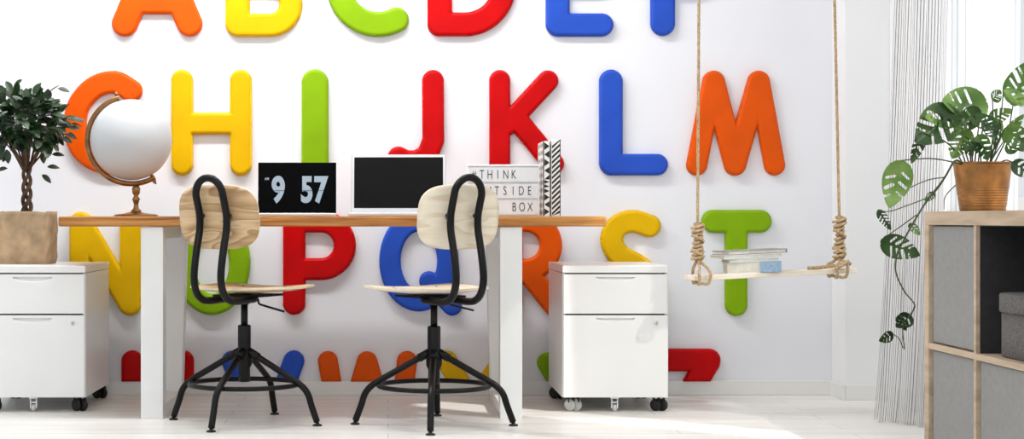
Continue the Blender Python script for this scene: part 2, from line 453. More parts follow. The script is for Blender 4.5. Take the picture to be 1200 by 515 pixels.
L('E', 'blue', [([(654, -64), (654, 28)], 14), ([(654, 28.7), (706, 28.7)], 13.5), ([(654, -18), (700, -18)], 12.5), ([(654, -64), (706, -64)], 13.5)], 'blue capital letter E in the top row, with a long foot')
L('F', 'blue', [([(777.5, -64), (777.5, 27)], 14.4), ([(777.5, -64), (830, -64)], 13.5), ([(777.5, -16), (815, -16)], 12.5)], 'blue capital letter F at the right end of the top row, by the rope')
L('G', 'orange', [(spline([(153, 106, 0), (134, 96, 0), (110, 102, 0), (92, 122, 0), (87, 146, 0), (92, 170, 0), (108, 186, 0), (130, 192, 0), (152, 188, 0), (168, 176, 0)], 5), 13.2), ([(168, 176), (168, 152), (148, 152)], 11)], 'orange capital letter G behind the white globe')
L('H', 'yellow', [([(212.8, 94), (212.8, 193)], 12.7), ([(281.8, 94), (281.8, 193)], 12.7), ([(212.8, 144.6), (281.8, 144.6)], 12.8)], 'yellow capital letter H to the right of the white globe')
L('I', 'green', [([(369, 96.5), (369, 190)], 15.8)], 'green capital letter I rising behind the clock laptop')
L('J', 'red', [([(507.5, 94.5), (508, 164), (501, 182), (488, 189), (476, 189), (467, 184.5)], 12.8)], 'red capital letter J behind the silver-edged screen')
L('K', 'red', [([(586, 94), (586, 193)], 12.3), ([(642.5, 94.5), (594, 147)], 12.4), ([(605, 138), (649, 192)], 12.6)], 'red capital letter K behind the message box')
L('L', 'blue', [([(716.6, 95), (716.6, 191)], 13.8), ([(716.6, 193), (771, 193)], 12.6)], 'blue capital letter L left of the swing rope')
L('M', 'orange', [([(817.5, 193.5), (836.5, 95)], 12.2), ([(837.5, 95.5), (862.5, 193)], 13), ([(862.5, 193), (890, 95.5)], 13), ([(891, 95), (909, 193.5)], 12.2)], 'orange capital letter M behind the left swing rope')
L('N', 'yellow', [([(93, 261), (93, 358)], 12.5), ([(95, 262), (151, 357)], 13), ([(152, 261), (152, 358)], 12.5)], 'yellow capital letter N behind the left end of the desk')
L('O', 'green', [(arc(248, 308.5, 32.5, 49, 0, 360, 48), 12.3)], 'green capital letter O behind the left chair')
L('P', 'red', [([(344.5, 260), (344.5, 356.5)], 13.2), ([(345, 316)]+arc(376, 288, 28, 28, 90, -90)+[(345, 260)], 13)], 'red capital letter P below the desktop between the chairs')
L('Q', 'blue', [(arc(491, 306, 34, 47, 0, 360, 48), 12.6), ([(503, 330), (530, 359)], 11.6)], 'blue capital letter Q behind the right chair')
L('R', 'orange', [([(600, 260), (600, 356)], 13), ([(600, 317)]+arc(616, 288, 30, 29, 90, -90)+[(600, 259)], 13.2), ([(618, 318), (652, 361)], 13)], 'orange capital letter R between the desk leg and the right cabinet')
L('S', 'yellow', [(spline([(762, 265, 0), (742, 259.5, 0), (724, 266, 0), (717.5, 283, 0), (727, 300, 0), (750, 313, 0), (764, 330, 0), (756, 349, 0), (736, 357, 0), (716, 350, 0)], 5), 13.2)], 'yellow capital letter S rising behind the right cabinet')
L('T', 'green', [([(836.5, 259.6), (891.8, 259.6)], 13.4), ([(863.8, 262), (863.8, 358)], 13)], 'green capital letter T behind the books on the swing')
L('U', 'red', [([(154, 424), (154, 480)], 12.5), ([(214, 424), (214, 480)], 12.5)], 'red capital letter U with its lower part cut off, behind the left desk leg', 448)
L('V', 'blue', [([(271.5, 424), (299, 500)], 12.2), ([(344, 424), (317, 500)], 12.4)], 'blue capital letter V with its lower part cut off, behind the left chair base', 448)
L('W', 'orange', [([(384, 424), (397, 500)], 11.6), ([(430, 424.5), (408, 500)], 12), ([(430, 424.5), (452, 500)], 12), ([(477, 424), (468, 500)], 11.8)], 'orange capital letter W with its lower part cut off, above the baseboard between the chairs', 448)
L('X', 'yellow', [([(524, 424), (573, 505)], 12.2), ([(589, 424), (536, 505)], 12.2)], 'yellow capital letter X with its lower part cut off, behind the right chair base', 448)
L('Y', 'green', [([(642, 426), (674, 480)], 12.2), ([(702, 426), (676, 480)], 12.2)], 'green capital letter Y with its lower part cut off, behind the right cabinet', 448)
L('Z', 'red', [([(780, 422.8), (832, 422.8)], 13.3), ([(831, 425), (778, 512)], 14)], 'red capital letter Z with its lower part cut off, right of the right cabinet', 448)
for a in LET: make_letter(*a)

# ------------------------------------------------------------------ desk
DZ = .7505; DT = .038
dk = thing('desk', (-.2, 6.64, 0), 'long desk with an oak top and white metal frame legs', 'desk')
def rel(o): return o.location
def dbox(mb, x0, x1, y0, y1, z0, z1, bev=.002, o=dk):
    mb.box(x0-o.location.x, x1-o.location.x, y0-o.location.y, y1-o.location.y, z0, z1, bev); return mb
dbox(MB(), -1.219, .806, 6.30, 6.98, DZ-DT, DZ, .006).build('desktop', M['oak'], dk)
for sx, xa, inn in ((-1, -.916, .02), (1, .414, -.02)):
    mb = MB(); z1 = DZ-DT-.001
    dbox(mb, xa, xa+.082, 6.318, 6.40, 0.0, z1)                       # front post
    # slanted rear post
    b2 = bmesh.new(); bmesh.ops.create_cube(b2, size=1)
    for v in b2.verts:
        top = v.co.z > 0
        v.co = Vector((xa+.041+v.co.x*.082+(inn if top else 0)-dk.location.x, 6.92+v.co.y*.08-dk.location.y, z1 if top else 0))
    bmesh.ops.bevel(b2, geom=list(b2.edges), offset=.002, segments=2, affect='EDGES')
    mb.merge(b2, None, False)
    dbox(mb, xa+.004, xa+.078, 6.41, 6.875, 0.0, .045); dbox(mb, xa+.004, xa+.078, 6.41, 6.875, z1-.045, z1)
    mb.build('leg_frame', M['steel'], dk)

# ------------------------------------------------------------------ drawer cabinets
CZT = .5625; CZB = .056
def make_cabinet():
    w, d = .4065, .555       # origin front-left at floor
    t = thing('drawer_cabinet', (0, 0, 0), 'x', 'cabinet', 'white drawer cabinets on castors')
    b = MB()
    b.box(0, .012, .012, d, CZB, CZT-.03).box(w-.012, w, .012, d, CZB, CZT-.03).box(.012, w-.012, d-.012, d, CZB, CZT-.03)
    b.box(.0125, w-.0125, .03, d-.0125, CZB, CZB+.012, .001)
    b.mi = 1
    b.box(.0125, w-.0125, .022, .026, CZB+.013, CZT-.031, 0)  # dark sheet behind the drawer fronts, standing in for shade in the gaps
    b.build('body', [M['cab'], M['gapshade']], t)
    MB().box(-.0005, w+.0005, 0, d+.001, CZT-.029, CZT, .004, seg=3).build('top_panel', M['cab'], t)
    def front(z0, z1, name):
        # drawer front with a shallow bow-shaped grip recess near its upper edge
        mb = MB(); bm = mb.bm
        n = 90; gw = .072; gh = .017; gz = z1-.014; cx = w/2
        xs = sorted(set([.0015]+[.0015+(w-.003)*i/n for i in range(1, n)]+[w-.0015]))
        zs = [z0+.001, z0+.02, gz-.03]+[gz-.03+.044*i/22 for i in range(1, 22)]+[z1-.001]
        zs = sorted(set(z for z in zs if z <= z1-.001))
        grid = []
        for x in xs:
            row = []
            for z in zs:
                q = (x-cx)/gw; y = 0
                if abs(q) < 1 and z <= gz:
                    lim = gh*math.sqrt(max(0, 1-q*q)); k = (gz-z)/max(lim, 1e-4)
                    if k < 1: y = .011*(1-k)
                e = min(x-xs[0], xs[-1]-x)
                if e < .004: y += .004*(1-math.sqrt(max(0, 1-(1-e/.004)**2)))
                row.append(bm.verts.new((x, y, z)))
            grid.append(row)
        for i in range(len(xs)-1):
            for j in range(len(zs)-1):
                f = bm.faces.new((grid[i][j], grid[i+1][j], grid[i+1][j+1], grid[i][j+1])); f.smooth = False
        be = [e for e in bm.edges if len(e.link_faces) == 1]
        ret = bmesh.ops.extrude_edge_only(bm, edges=be)
        for v in ret['geom']:
            if isinstance(v, bmesh.types.BMVert): v.co.y = .021
        return mb.build(name, M['cab'], t)
    z_a = CZT-.033; z_b = .3745
    front(z_b+.0022, z_a, 'drawer')
    dr = front(CZB, z_b-.0022, 'drawer')
    lk = MB(); lk.lathe([(0, -.005), (.007, -.005), (.0085, -.003), (.0085, .001)], seg=20, mat=Matrix.Translation((w-.048, 0, z_b-.034)) @ Matrix.Rotation(-PI/2, 4, 'X'))
    lk.mi = 1; lk.box(w-.0492, w-.0468, -.0057, -.0045, z_b-.039, z_b-.029, 0)
    lk.build('lock', [M['alu'], M['ink']], dr)
    def caster(x, y, clear=False, small=False):
        r = .0235 if not small else .014
        mb = MB(); fm = M['rubber'] if not clear else M['clear']
        zc = r
        if small:
            mb.box(x-.016, x+.016, y-.012, y+.012, CZB-.006, CZB-.0004, .001)
            mb.box(x-.013, x-.009, y-.01, y+.01, .012, CZB-.004, .001).box(x+.009, x+.013, y-.01, y+.01, .012, CZB-.004, .001)
            mb.box(x-.012, x+.012, y-.008, y+.008, .033, .038, .001)
            o = mb.build('caster', M['steel'], t)
            MB().lathe([(0, -.007), (r, -.007), (r, .007), (0, .007)], seg=20, mat=Matrix.Translation((x, y, zc)) @ Matrix.Rotation(PI/2, 4, 'Y')).build('wheel', M['clear'] if small else fm, o)
            return
        mb.lathe([(.006, CZB-.0005), (.006, .03)], x, y, 12)
        mb.box(x-.004, x+.004, y-.012, y+.02, .024, .05, .003)
        # hood over the twin wheels
        mb.tube([(x-.019, y+.003+.026*math.cos(a), zc+.026*math.sin(a)) for a in [PI*i/10*.75+.3 for i in range(11)]], .003, 6)
        mb.tube([(x+.019, y+.003+.026*math.cos(a), zc+.026*math.sin(a)) for a in [PI*i/10*.75+.3 for i in range(11)]], .003, 6)
        o = mb.build('caster', M['rubber'], t)
        for s in (-1, 1):
            Rm = Matrix.Translation((x+s*.012, y, zc)) @ Matrix.Rotation(.9, 4, 'Z') @ Matrix.Rotation(PI/2, 4, 'Y')
            MB().lathe([(0, -.0075), (r*.55, -.008), (r*.9, -.007), (r, -.004), (r, .004), (r*.9, .007), (r*.55, .008), (0, .0075)], seg=28, mat=Rm).build('wheel', fm, o)
    caster(.046, .045, clear=make_cabinet.first); caster(w-.03, .045); caster(.03, d-.05); caster(w-.03, d-.05); caster(w/2, .03, small=True)
    return t
make_cabinet.first = True
cr = make_cabinet(); cr.location = (wx(659, 6.53), 6.53, 0)
cr['label'] = 'white two-drawer metal cabinet on castors right of the desk, nothing on top'
make_cabinet.first = False
cl = make_cabinet(); cl.location = (wx(100, 6.53)-.4065, 6.53, 0)
cl['label'] = 'white two-drawer metal cabinet left of the desk, under the bagged tree'

# ------------------------------------------------------------------ swivel chairs
def make_chair(mat_wood, base_rot, yaw, label):
    t = thing('swivel_chair', (0, 0, 0), label, 'chair', 'swivel chairs at the desk')
    ca, sa = math.cos(yaw), math.sin(yaw)
    # local frame of the seat: u to the side, f forward
    def W(u, f, z): return Vector((u*ca+f*sa, -u*sa+f*ca, z))
    def sup(a, ru, rv, n=3.4):
        c, s = math.cos(a), math.sin(a)
        return (math.copysign(abs(c)**(2/n), c)*ru, math.copysign(abs(s)**(2/n), s)*rv)
    def seat_h(u, v):
        z = .478+.05*max(0, v)*1.0+.18*max(0, -v-.05)**1.5+.35*u*u-.9*max(0, v-.12)**2
        return W(u, v+.06, z)
    mb = MB(); mb.edge_mi = 1
    mb.plate(lambda a: sup(a, .205, .205, 3.0), seat_h, .013).build('seat', [mat_wood, M['plyedge']], t)
    for u, v in ((-.09, -.02), (.09, -.02), (-.09, .14), (.09, .14)):
        p = seat_h(u, v-.06+.0); scr = MB(); scr.lathe([(0, p.z+.0085), (.004, p.z+.008), (.005, p.z+.006)], p.x, p.y, 10)
        scr.build('screw', M['black'], t)
    def back_h(u, v):
        f = -.178-.13*v+.55*u*u-.012
        return W(u, f+.003, .747+v)
    mb = MB(); mb.edge_mi = 1
    mb.plate(lambda a: sup(a, .163, .113, 3.3), back_h, .011).build('backrest', [mat_wood, M['plyedge']], t)
    # bent tube loop behind the backrest, running under the seat
    half = [(-.02, .452), (-.08, .450), (-.15, .449), (-.195, .455), (-.232, .478), (-.250, .52), (-.248, .57), (-.232, .64), (-.215, .70), (-.214, .75), (-.226, .79), (-.238, .822)]
    Pn = [W(-.055, f, z) for f, z in half]
    topz = [W(.055*math.cos(a), -.238-.012*math.sin(a), .822+.062*math.sin(a)) for a in [PI-PI*i/10 for i in range(1, 10)]]
    Pp = [W(.055, f, z) for f, z in half][::-1]
    MB().tube(spline(Pn+topz+Pp, 4), .0132, 14).build('back_frame', M['black'], t)
    for s in (-1, 1):
        MB().tube([W(s*.055, -.214, .752), W(s*.055, -.184, .752)], .0085, 10).tube([W(s*.055, -.190, .752), W(s*.055, -.182, .752)], .0135, 12).build('knob', M['rubber'], t)
    pm = MB()
    b2 = bmesh.new(); bmesh.ops.create_cube(b2, size=1)
    for v in b2.verts: v.co = W(v.co.x*.19, .03+v.co.y*.2, .463+v.co.z*.008)
    bmesh.ops.bevel(b2, geom=list(b2.edges), offset=.003, segments=2, affect='EDGES'); pm.merge(b2, None, False)
    pm.lathe([(.0, .461), (.045, .460), (.03, .447), (.017, .440), (.017, .43)], 0, 0, 24)
    pm.build('seat_plate', M['black'], t)
    MB().tube(spline([W(.02, 0, .456), W(.05, 0, .455), W(.058, 0, .447), W(.062, 0, .434), W(.085, 0, .427), W(.165, 0, .408)], 4), .004, 8).build('lever', M['black'], t)
    MB().lathe([(0, .34), (.0125, .34), (.0125, .445), (0, .445)], seg=20).build('spindle', M['black'], t)
    MB().lathe([(0, .150), (.019, .150), (.021, .155), (.021, .20), (.0285, .215), (.0285, .235), (.0255, .25), (.0235, .262), (.0235, .352), (.021, .356), (0, .356)], seg=28).build('column', M['black'], t)
    MB().tube([Vector((.198*math.cos(2*PI*i/64), .198*math.sin(2*PI*i/64), .142)) for i in range(64)], .0088, 10, closed=True).build('foot_ring', M['black'], t)
    for k in range(4):
        a = base_rot+k*PI/2; D = Vector((math.cos(a), math.sin(a), 0))
        pts = [(.015, .262), (.06, .237), (.13, .197), (.19, .163), (.225, .140), (.248, .112), (.262, .07), (.283, .014)]
        lg = MB().tube(spline([D*r+Vector((0, 0, z)) for r, z in pts], 5), .0118, 12)
        lg.tube([D*.012+Vector((0, 0, .264)), D*.055+Vector((0, 0, .240))], .0155, 12)
        lo = lg.build('leg', M['black'], t)
        MB().lathe([(0, 0), (.0165, 0), (.0165, .005), (.007, .008), (.006, .018), (0, .018)], (D*.284).x, (D*.284).y, 18).build('foot', M['rubber'], lo)
    return t
c1 = make_chair(M['ash1'], math.radians(-19), math.radians(26), 'black-framed swivel chair with knotty brown-grained plywood back, in front of the clock laptop')
c1.location = (-.522, 6.19, 0)
c2 = make_chair(M['ash2'], math.radians(-4), math.radians(-28), 'black-framed swivel chair with pale smooth plywood back, in front of the message box')
c2.location = (.164, 6.12, 0)

# ------------------------------------------------------------------ globe
GY = 6.56
gx, gz = wx(154, GY), wz(164, GY)
g = thing('table_globe', (gx, GY, DZ), 'blank white globe in a brass arc stand on the left end of the desk', 'globe')
gzz = gz-DZ
MB().lathe([(.1555*math.sin(PI*i/48), -.1555*math.cos(PI*i/48)) for i in range(49)], seg=72).build('ball', M['globe'], g, loc=(0, 0, gzz))
tilt = math.radians(31)      # axis leans: upper end to the left
def ring_pt(a, r, dy=0): return Vector((r*math.cos(a), dy, gzz+r*math.sin(a)))
mb = MB()
A0, A1 = math.radians(106), math.radians(302)
N = 60; vs = []
for i in range(N+1):
    a = A0+(A1-A0)*i/N
    vs.append([mb.bm.verts.new(ring_pt(a, r, y)) for r, y in ((.1605, -.011), (.168, -.013), (.177, -.009), (.1795, 0), (.177, .009), (.168, .013), (.1605, .011), (.1595, 0))])
for A, B in zip(vs, vs[1:]):
    for k in range(8):
        f = mb.bm.faces.new((A[k], A[(k+1) % 8], B[(k+1) % 8], B[k])); f.smooth = True
mb.bm.faces.new(vs[0][::-1]); mb.bm.faces.new(vs[-1])
mb.build('meridian_arc', M['brass'], g)
for a in (math.radians(108), math.radians(299)):
    mb = MB(); mb.tube([ring_pt(a, .152), ring_pt(a, .162)], .006, 12)
    mb.tube([ring_pt(a, .174), ring_pt(a, .180), ring_pt(a, .186), ring_pt(a, .196)], [.004, .008, .007, .0015], 12)
    mb.build('finial', M['brass'], g)
sxp = wx(159.5, GY)-gx
sth = gzz-.172
MB().lathe([(0, .016), (.018, .016), (.020, .022), (.011, .030), (.0085, .045), (.012, .058), (.016, .066), (.010, .074), (.0085, .080), (.014, .088), (.0165, sth-.016), (.012, sth-.008), (.009, sth), (0, sth)], sxp, 0, 28).build('stem', M['brass'], g)
MB().lathe([(0, 0), (.083, 0), (.085, .003), (.080, .007), (.055, .010), (.030, .013), (.022, .0175), (0, .0175)], sxp, 0, 40).build('foot', M['brass'], g)

# ------------------------------------------------------------------ laptops
def laptop(px0, px1, pytop, name, label, Yh, mats, lean, rz, content=None, rim=.006, thick_base=.012, lipz=.0):
    Wd = (px1-px0)/F*Yh; Hd = (CY-pytop)/F*Yh+H-DZ-thick_base
    cxp = wx((px0+px1)/2, Yh)
    t = thing(name, (cxp, Yh, DZ), label, 'laptop', None, rz)
    dep = .215
    b = MB(); b.box(-Wd/2, Wd/2, -dep, 0, .0005, thick_base, .003, seg=3)
    b.mi = 1
    for r in range(5):
        for c in range(13):
            x = -Wd*.43+Wd*.86*c/13; y = -.03-.019*r
            b.box(x+.001, x+Wd*.86/13-.002, y-.016, y, thick_base-.0005, thick_base+.001, 0)
    b.mi = 0; b.box(-.045, .045, -.2, -.135, thick_base-.0004, thick_base+.0004, 0)
    b.build('keyboard_base', [mats[0], M['ink']], t)
    R_ = Matrix.Translation((0, -.004, thick_base)) @ Matrix.Rotation(-lean, 4, 'X')
    hh = Hd/math.cos(lean)
    lid = MB(); lid.box(-Wd/2, Wd/2, 0, .006, .001, hh, .0028, mat=R_, seg=3); lo = lid.build('lid', mats[1], t)
    sc = MB(); sc.box(-Wd/2+rim, Wd/2-rim, -.0008, .001, .001+rim*1.6, hh-rim, .0003, mat=R_); so_ = sc.build('screen', mats[2], lo)
    if content: content(so_, R_, Wd, hh)
    return t, Wd, hh
def clock(par, R_, Wd, hh):
    rot = R_.to_euler()
    def put(txt, xf, zf, size, sx, bold, name, al='LEFT'):
        p = R_ @ Vector((xf*Wd-Wd/2, -.0012, zf*hh))
        o = text_mesh(txt, size, .0003, M['digit'], par, name, p, (PI/2-.0+rot.x, 0, 0), sx, al, bold); return o
    put('9', .175, .235, .137, .74, .0055, 'clock_digit')
    put('5', .545, .235, .137, .70, .0055, 'clock_digit')
    put('7', .715, .235, .137, .74, .0055, 'clock_digit')
    put('AM', .085, .655, .014, .8, .0003, 'clock_text')
    for xf, wf_ in ((.17, .20), (.53, .37)):
        MB().box(xf*Wd-Wd/2, (xf+wf_)*Wd-Wd/2, -.0024, -.0018, hh*.445, hh*.451, 0, mat=R_).build('flap_line', M['screenblack'], par)
laptop(302.5, 394, 190.5, 'laptop', 'black laptop on the desk showing a flip clock reading 9 57', 6.66, (M['alu'], M['screenblack'], M['screenblack']), .07, math.radians(1.5), clock, .004)
laptop(411.5, 522.5, 181, 'laptop', 'silver-edged laptop with a blank dark screen, behind the pale chair', 6.68, (M['alu'], M['alu'], M['screengrey']), .10, math.radians(-2), None, .011, .014)

# ------------------------------------------------------------------ message light box
LY = 6.62; lw = wx(632, LY)-wx(547.5, LY); lh = wz(193, LY)-DZ
lb = thing('light_box', (wx(547.5, LY), LY, DZ), 'white message box on the desk with black letters reading think outside box', 'light box')
MB().box(0, lw, .0, .05, 0, lh, .003).build('case', M['whiteprint'], lb)
rowh = (lh-.012)/3
for i in range(3):
    z0 = .006+i*rowh
    p_ = MB().box(.005, lw-.005, -.0025, .001, z0+.003, z0+rowh-.003, .0005).build('message_panel', M['lightpanel'], lb)
    txt, x0, wch = (('BOX', 598.5, 3), ('OUTSIDE', 559, 7), ('#THINK', 551.5, 6))[i]
    pitch = (9.3/F*LY)
    if i == 1: pitch = 9.55/F*LY
    for k, ch in enumerate(txt):
        x = (x0-547.5)/F*LY+(k+.42)*pitch
        text_mesh(ch, .050, .0004, M['ink'], p_, 'character', (x, -.0030, z0+rowh*.22), (PI/2, 0, 0), .62, 'CENTER', -.0004)
    MB().box(.003, lw-.003, -.004, .001, z0-.002, z0+.002, .0005).build('rail', M['alu'], lb)
MB().box(.003, lw-.003, -.004, .001, lh-.008, lh-.004, .0005).build('rail', M['alu'], lb)

# ------------------------------------------------------------------ patterned folders
def folder(px0, px1, pytop, label, kind, YF):
    w = (px1-px0)/F*YF; h = wz(pytop, YF)-DZ; d = .23
    t = thing('file_folder', (wx(px0, YF), YF, DZ), label, 'folder', 'patterned folders on the desk')
    MB().box(.0, w, .0, d, 0, h, .0015).build('cover', M['whiteprint'], t)
    pt = MB()
    if kind == 'tri':
        z = .004; seq = [('r', .030), ('l', .030), ('r', .030), ('r', .022), ('r', .018), ('r', .018), ('s', .022), ('l', .032), ('r', .034), ('l', .034), ('r', .034)]
        tot = sum(s for _, s in seq); sc_ = (h-.008)/tot
        fy = lambda a, b, q: Vector((a, -.0002-q, b))
        for k, s in seq:
            s *= sc_; a, b = .004, w-.004
            if k == 'r': pts = [(a, z+.001), (b, z+s/2), (a, z+s-.001)]
            elif k == 'l': pts = [(b, z+.001), (b, z+s-.001), (a, z+s/2)]
            else: pts = [(a, z+.001), (b, z+.001), (b, z+s-.001)]
            pt.prism(pts, fy, .0005); z += s
        pt.box(-.0004, .003, -.0006, .001, 0, h, 0).box(w-.003, w+.0004, -.0006, .001, 0, h, 0)
        fx = lambda a, b, q: Vector((-.0002-q, a, b))
        for j in range(10):
            zz = h*(j+.1)/10
            for i in range(4):
                y_ = .012+i*.055
                pt.prism([(y_, zz), (y_+.03, zz+h*.04), (y_, zz+h*.08)], fx, .0005)
    else:
        n = 15; sp = h/n
        for i in range(-1, n+1):
            a, b = .0025, w-.0025; z = i*sp+.004
            pts = [(a, z), (b, z+(b-a)*.95), (b, z+(b-a)*.95+sp*.5), (a, z+sp*.5)]
            pts = [(x, min(max(q, .001), h-.001)) for x, q in pts]
            if pts[0][1] >= h-.002 or (pts[1][1]-pts[2][1] == 0): continue
            pt.prism(pts, lambda a_, b_, q: Vector((a_, -.0002-q, b_)), .0005)
        pt.box(w-.0022, w+.0004, -.0006, .001, 0, h, 0)
    pt.build('printed_pattern', M['ink'], t)
    return t
folder(636.6, 645.2, 165.5, 'folder with black triangles on its spine, standing beside the message box', 'tri', 6.56)
folder(646.0, 656.8, 163.5, 'folder with black diagonal stripes on its spine, standing at the row end', 'dia', 6.56)

# ------------------------------------------------------------------ bagged ficus
FY = 6.79; fx = wx(31.5, FY)
fc = thing('potted_ficus', (fx, FY, CZT), 'small ficus tree with braided trunk in a brown paper bag, on the left cabinet', 'plant')
bw, bd, bh = .112, .09, wz(248.5, FY)-CZT
mb = MB(); bm = mb.bm; rings = []
nz, na = 16, 64
def bagpt(a, k, inset=0):
    n = 6.0; c, s = math.cos(a), math.sin(a)
    x = math.copysign(abs(c)**(2/n), c)*(bw-inset); y = math.copysign(abs(s)**(2/n), s)*(bd-inset)
    w_ = 1+.014*math.sin(5*a+9*k)+.012*math.sin(11*a-13*k+1)+.008*math.sin(23*a+17*k)*math.sin(8*k)-.05*max(0, .12-k)/.12-.02*(1-k)
    return Vector((x*w_, y*w_, bh*k+(.0022*math.sin(7*a) if k > .9 else 0)))
for i in range(nz+1): rings.append([bm.verts.new(bagpt(2*PI*j/na, i/nz)) for j in range(na)])
for i in range(7): rings.append([bm.verts.new(bagpt(2*PI*j/na, 1-i*.035-.0, .004)) for j in range(na)])
for A, B in zip(rings, rings[1:]):
    for j in range(na):
        f = bm.faces.new((A[j], A[(j+1) % na], B[(j+1) % na], B[j])); f.smooth = True
bm.faces.new(rings[0][::-1])
mb.build('paper_bag', M['paper'], fc, recalc=True)
MB().lathe([(0, bh*.84), (.08, bh*.83)], seg=32).build('soil', M['soil'], fc)
tr = MB()
zb = bh*.82; ztop = wz(190, FY)-CZT
for k in range(3):
    pts = []
    for i in range(25):
        s = i/24; a = 2*PI*k/3+s*9.5; r = .017-.004*s
        pts.append((r*math.cos(a), r*math.sin(a), zb+(ztop-zb)*s))
    tr.tube(pts, [.0095-.003*i/24 for i in range(25)], 8)
crown = Vector((wx(33, FY)-fx, 0, wz(146, FY)-CZT)); tips = []
for k in range(26):
    a = k*2.399; el = random.uniform(-.25, 1)
    d = Vector((math.cos(a)*math.cos(el*1.3), math.sin(a)*math.cos(el*1.3)*.85, math.sin(el*1.3)*.95))
    end = crown+Vector((d.x*.135, d.y*.13, d.z*.14-.02)); st = Vector((.012*math.cos(a), .012*math.sin(a), ztop-.02-.02*random.random()))
    mid = st.lerp(end, .5)+Vector((0, 0, .025*random.uniform(-.3, 1)))
    tr.tube(spline([st, mid, end], 4), [.005-.0038*i/8 for i in range(9)], 5); tips += [(mid, end)]
tr.build('trunk', M['bark'], fc)
lv = MB()
def add_leaf(mb, p, d, up, L_, w_, curl=.15):
    d = d.normalized(); s = d.cross(up).normalized(); n = s.cross(d).normalized()
    prof = [(0, .08), (.18, .72), (.42, 1), (.68, .82), (.88, .4), (1, .0)]
    mid = []; lf = []; rt = []
    for t_, w in prof:
        c = p+d*L_*t_-n*curl*L_*t_*t_; mid.append(mb.bm.verts.new(c))
        lf.append(mb.bm.verts.new(c+s*w_/2*w+n*w_*.14*w)); rt.append(mb.bm.verts.new(c-s*w_/2*w+n*w_*.14*w))
    for i in range(len(prof)-1):
        for A, B in ((lf, mid), (mid, rt)):
            try: f = mb.bm.faces.new((A[i], B[i], B[i+1], A[i+1])); f.smooth = True
            except Exception: pass
for i in range(560):
    a = random.uniform(0, 2*PI); cz = random.uniform(-.85, 1); rr = random.uniform(.12, 1)**.5
    q = Vector((math.cos(a)*math.sqrt(1-cz*cz)*.158, math.sin(a)*math.sqrt(1-cz*cz)*.150, cz*.138))*rr*(.9+.2*math.sin(3*a+1)*math.cos(4*cz)+.1*math.sin(7*a))
    p = crown+q+Vector((0, 0, .004)); d = q.normalized()+Vector((random.uniform(-.7, .7), random.uniform(-.7, .7), random.uniform(-.5, .4)))
    add_leaf(lv, p, d, Vector((random.uniform(-.5, .5), random.uniform(-1.6, .3), 1)), random.uniform(.042, .060), random.uniform(.026, .034))
for px, py, dx in ((57, 196, 1), (60, 181, 1), (12, 198, -1), (8, 186, -1), (50, 205, .4), (25, 93, -.3), (66, 103, 1), (5, 103, -1)):
    p = Vector((wx(px, FY)-fx, random.uniform(-.05, .05), wz(py, FY)-CZT))
    add_leaf(lv, p, Vector((dx, 0, random.uniform(-.4, .2))), Vector((0, -.7, .7)), .05, .026)
lv.build('foliage', M['ficus'], fc, recalc=False)

# ------------------------------------------------------------------ swing with ropes
P0 = Vector((wx(813.5, 6.37), 6.37, wz(329.5, 6.37))); P1 = Vector((wx(1004.5, 6.49), 6.49, wz(320.2, 6.49)))
sw = thing('rope_swing', P0, 'pale wooden board swing hanging on two knotted hemp ropes, books on it', 'swing')
ux = (P1-P0); SL = ux.length; ux.normalize(); uy = Vector((-ux.y, ux.x, 0)).normalized(); uz = ux.cross(uy)
SM = Matrix((ux, uy, uz)).transposed().to_4x4()
SD = .105; ST = .019
MB().box(0, SL, 0, SD, 0, ST, .003, mat=SM).build('seat_board', M['palewood'], sw)
def S(a, b, c): return SM @ Vector((a, b, c))
def twisted(mb, pts, r, turns, n=3):
    """laid rope: strands winding round the path"""
    P = [Vector(p) for p in pts]; k = len(P)
    acc = [0.0]
    for a, b in zip(P, P[1:]): acc.append(acc[-1]+(b-a).length)
    for s in range(n):
        out = []; prev = None
        for i in range(k):
            t_ = (P[min(i+1, k-1)]-P[max(i-1, 0)]).normalized()
            if prev is None:
                a = Vector((0, 0, 1)) if abs(t_.z) < .9 else Vector((1, 0, 0)); u = t_.cross(a).normalized()
            else: u = (prev-t_*prev.dot(t_)).normalized()
            prev = u; w = t_.cross(u); an = 2*PI*s/n+acc[i]*turns
            out.append(P[i]+(u*math.cos(an)+w*math.sin(an))*r*.5)
        mb.tube(out, r*.56, 6)
def lerp_pts(a, b, step=.008):
    a = Vector(a); b = Vector(b); n = max(2, int((b-a).length/step)); return [a.lerp(b, i/n) for i in range(n+1)]
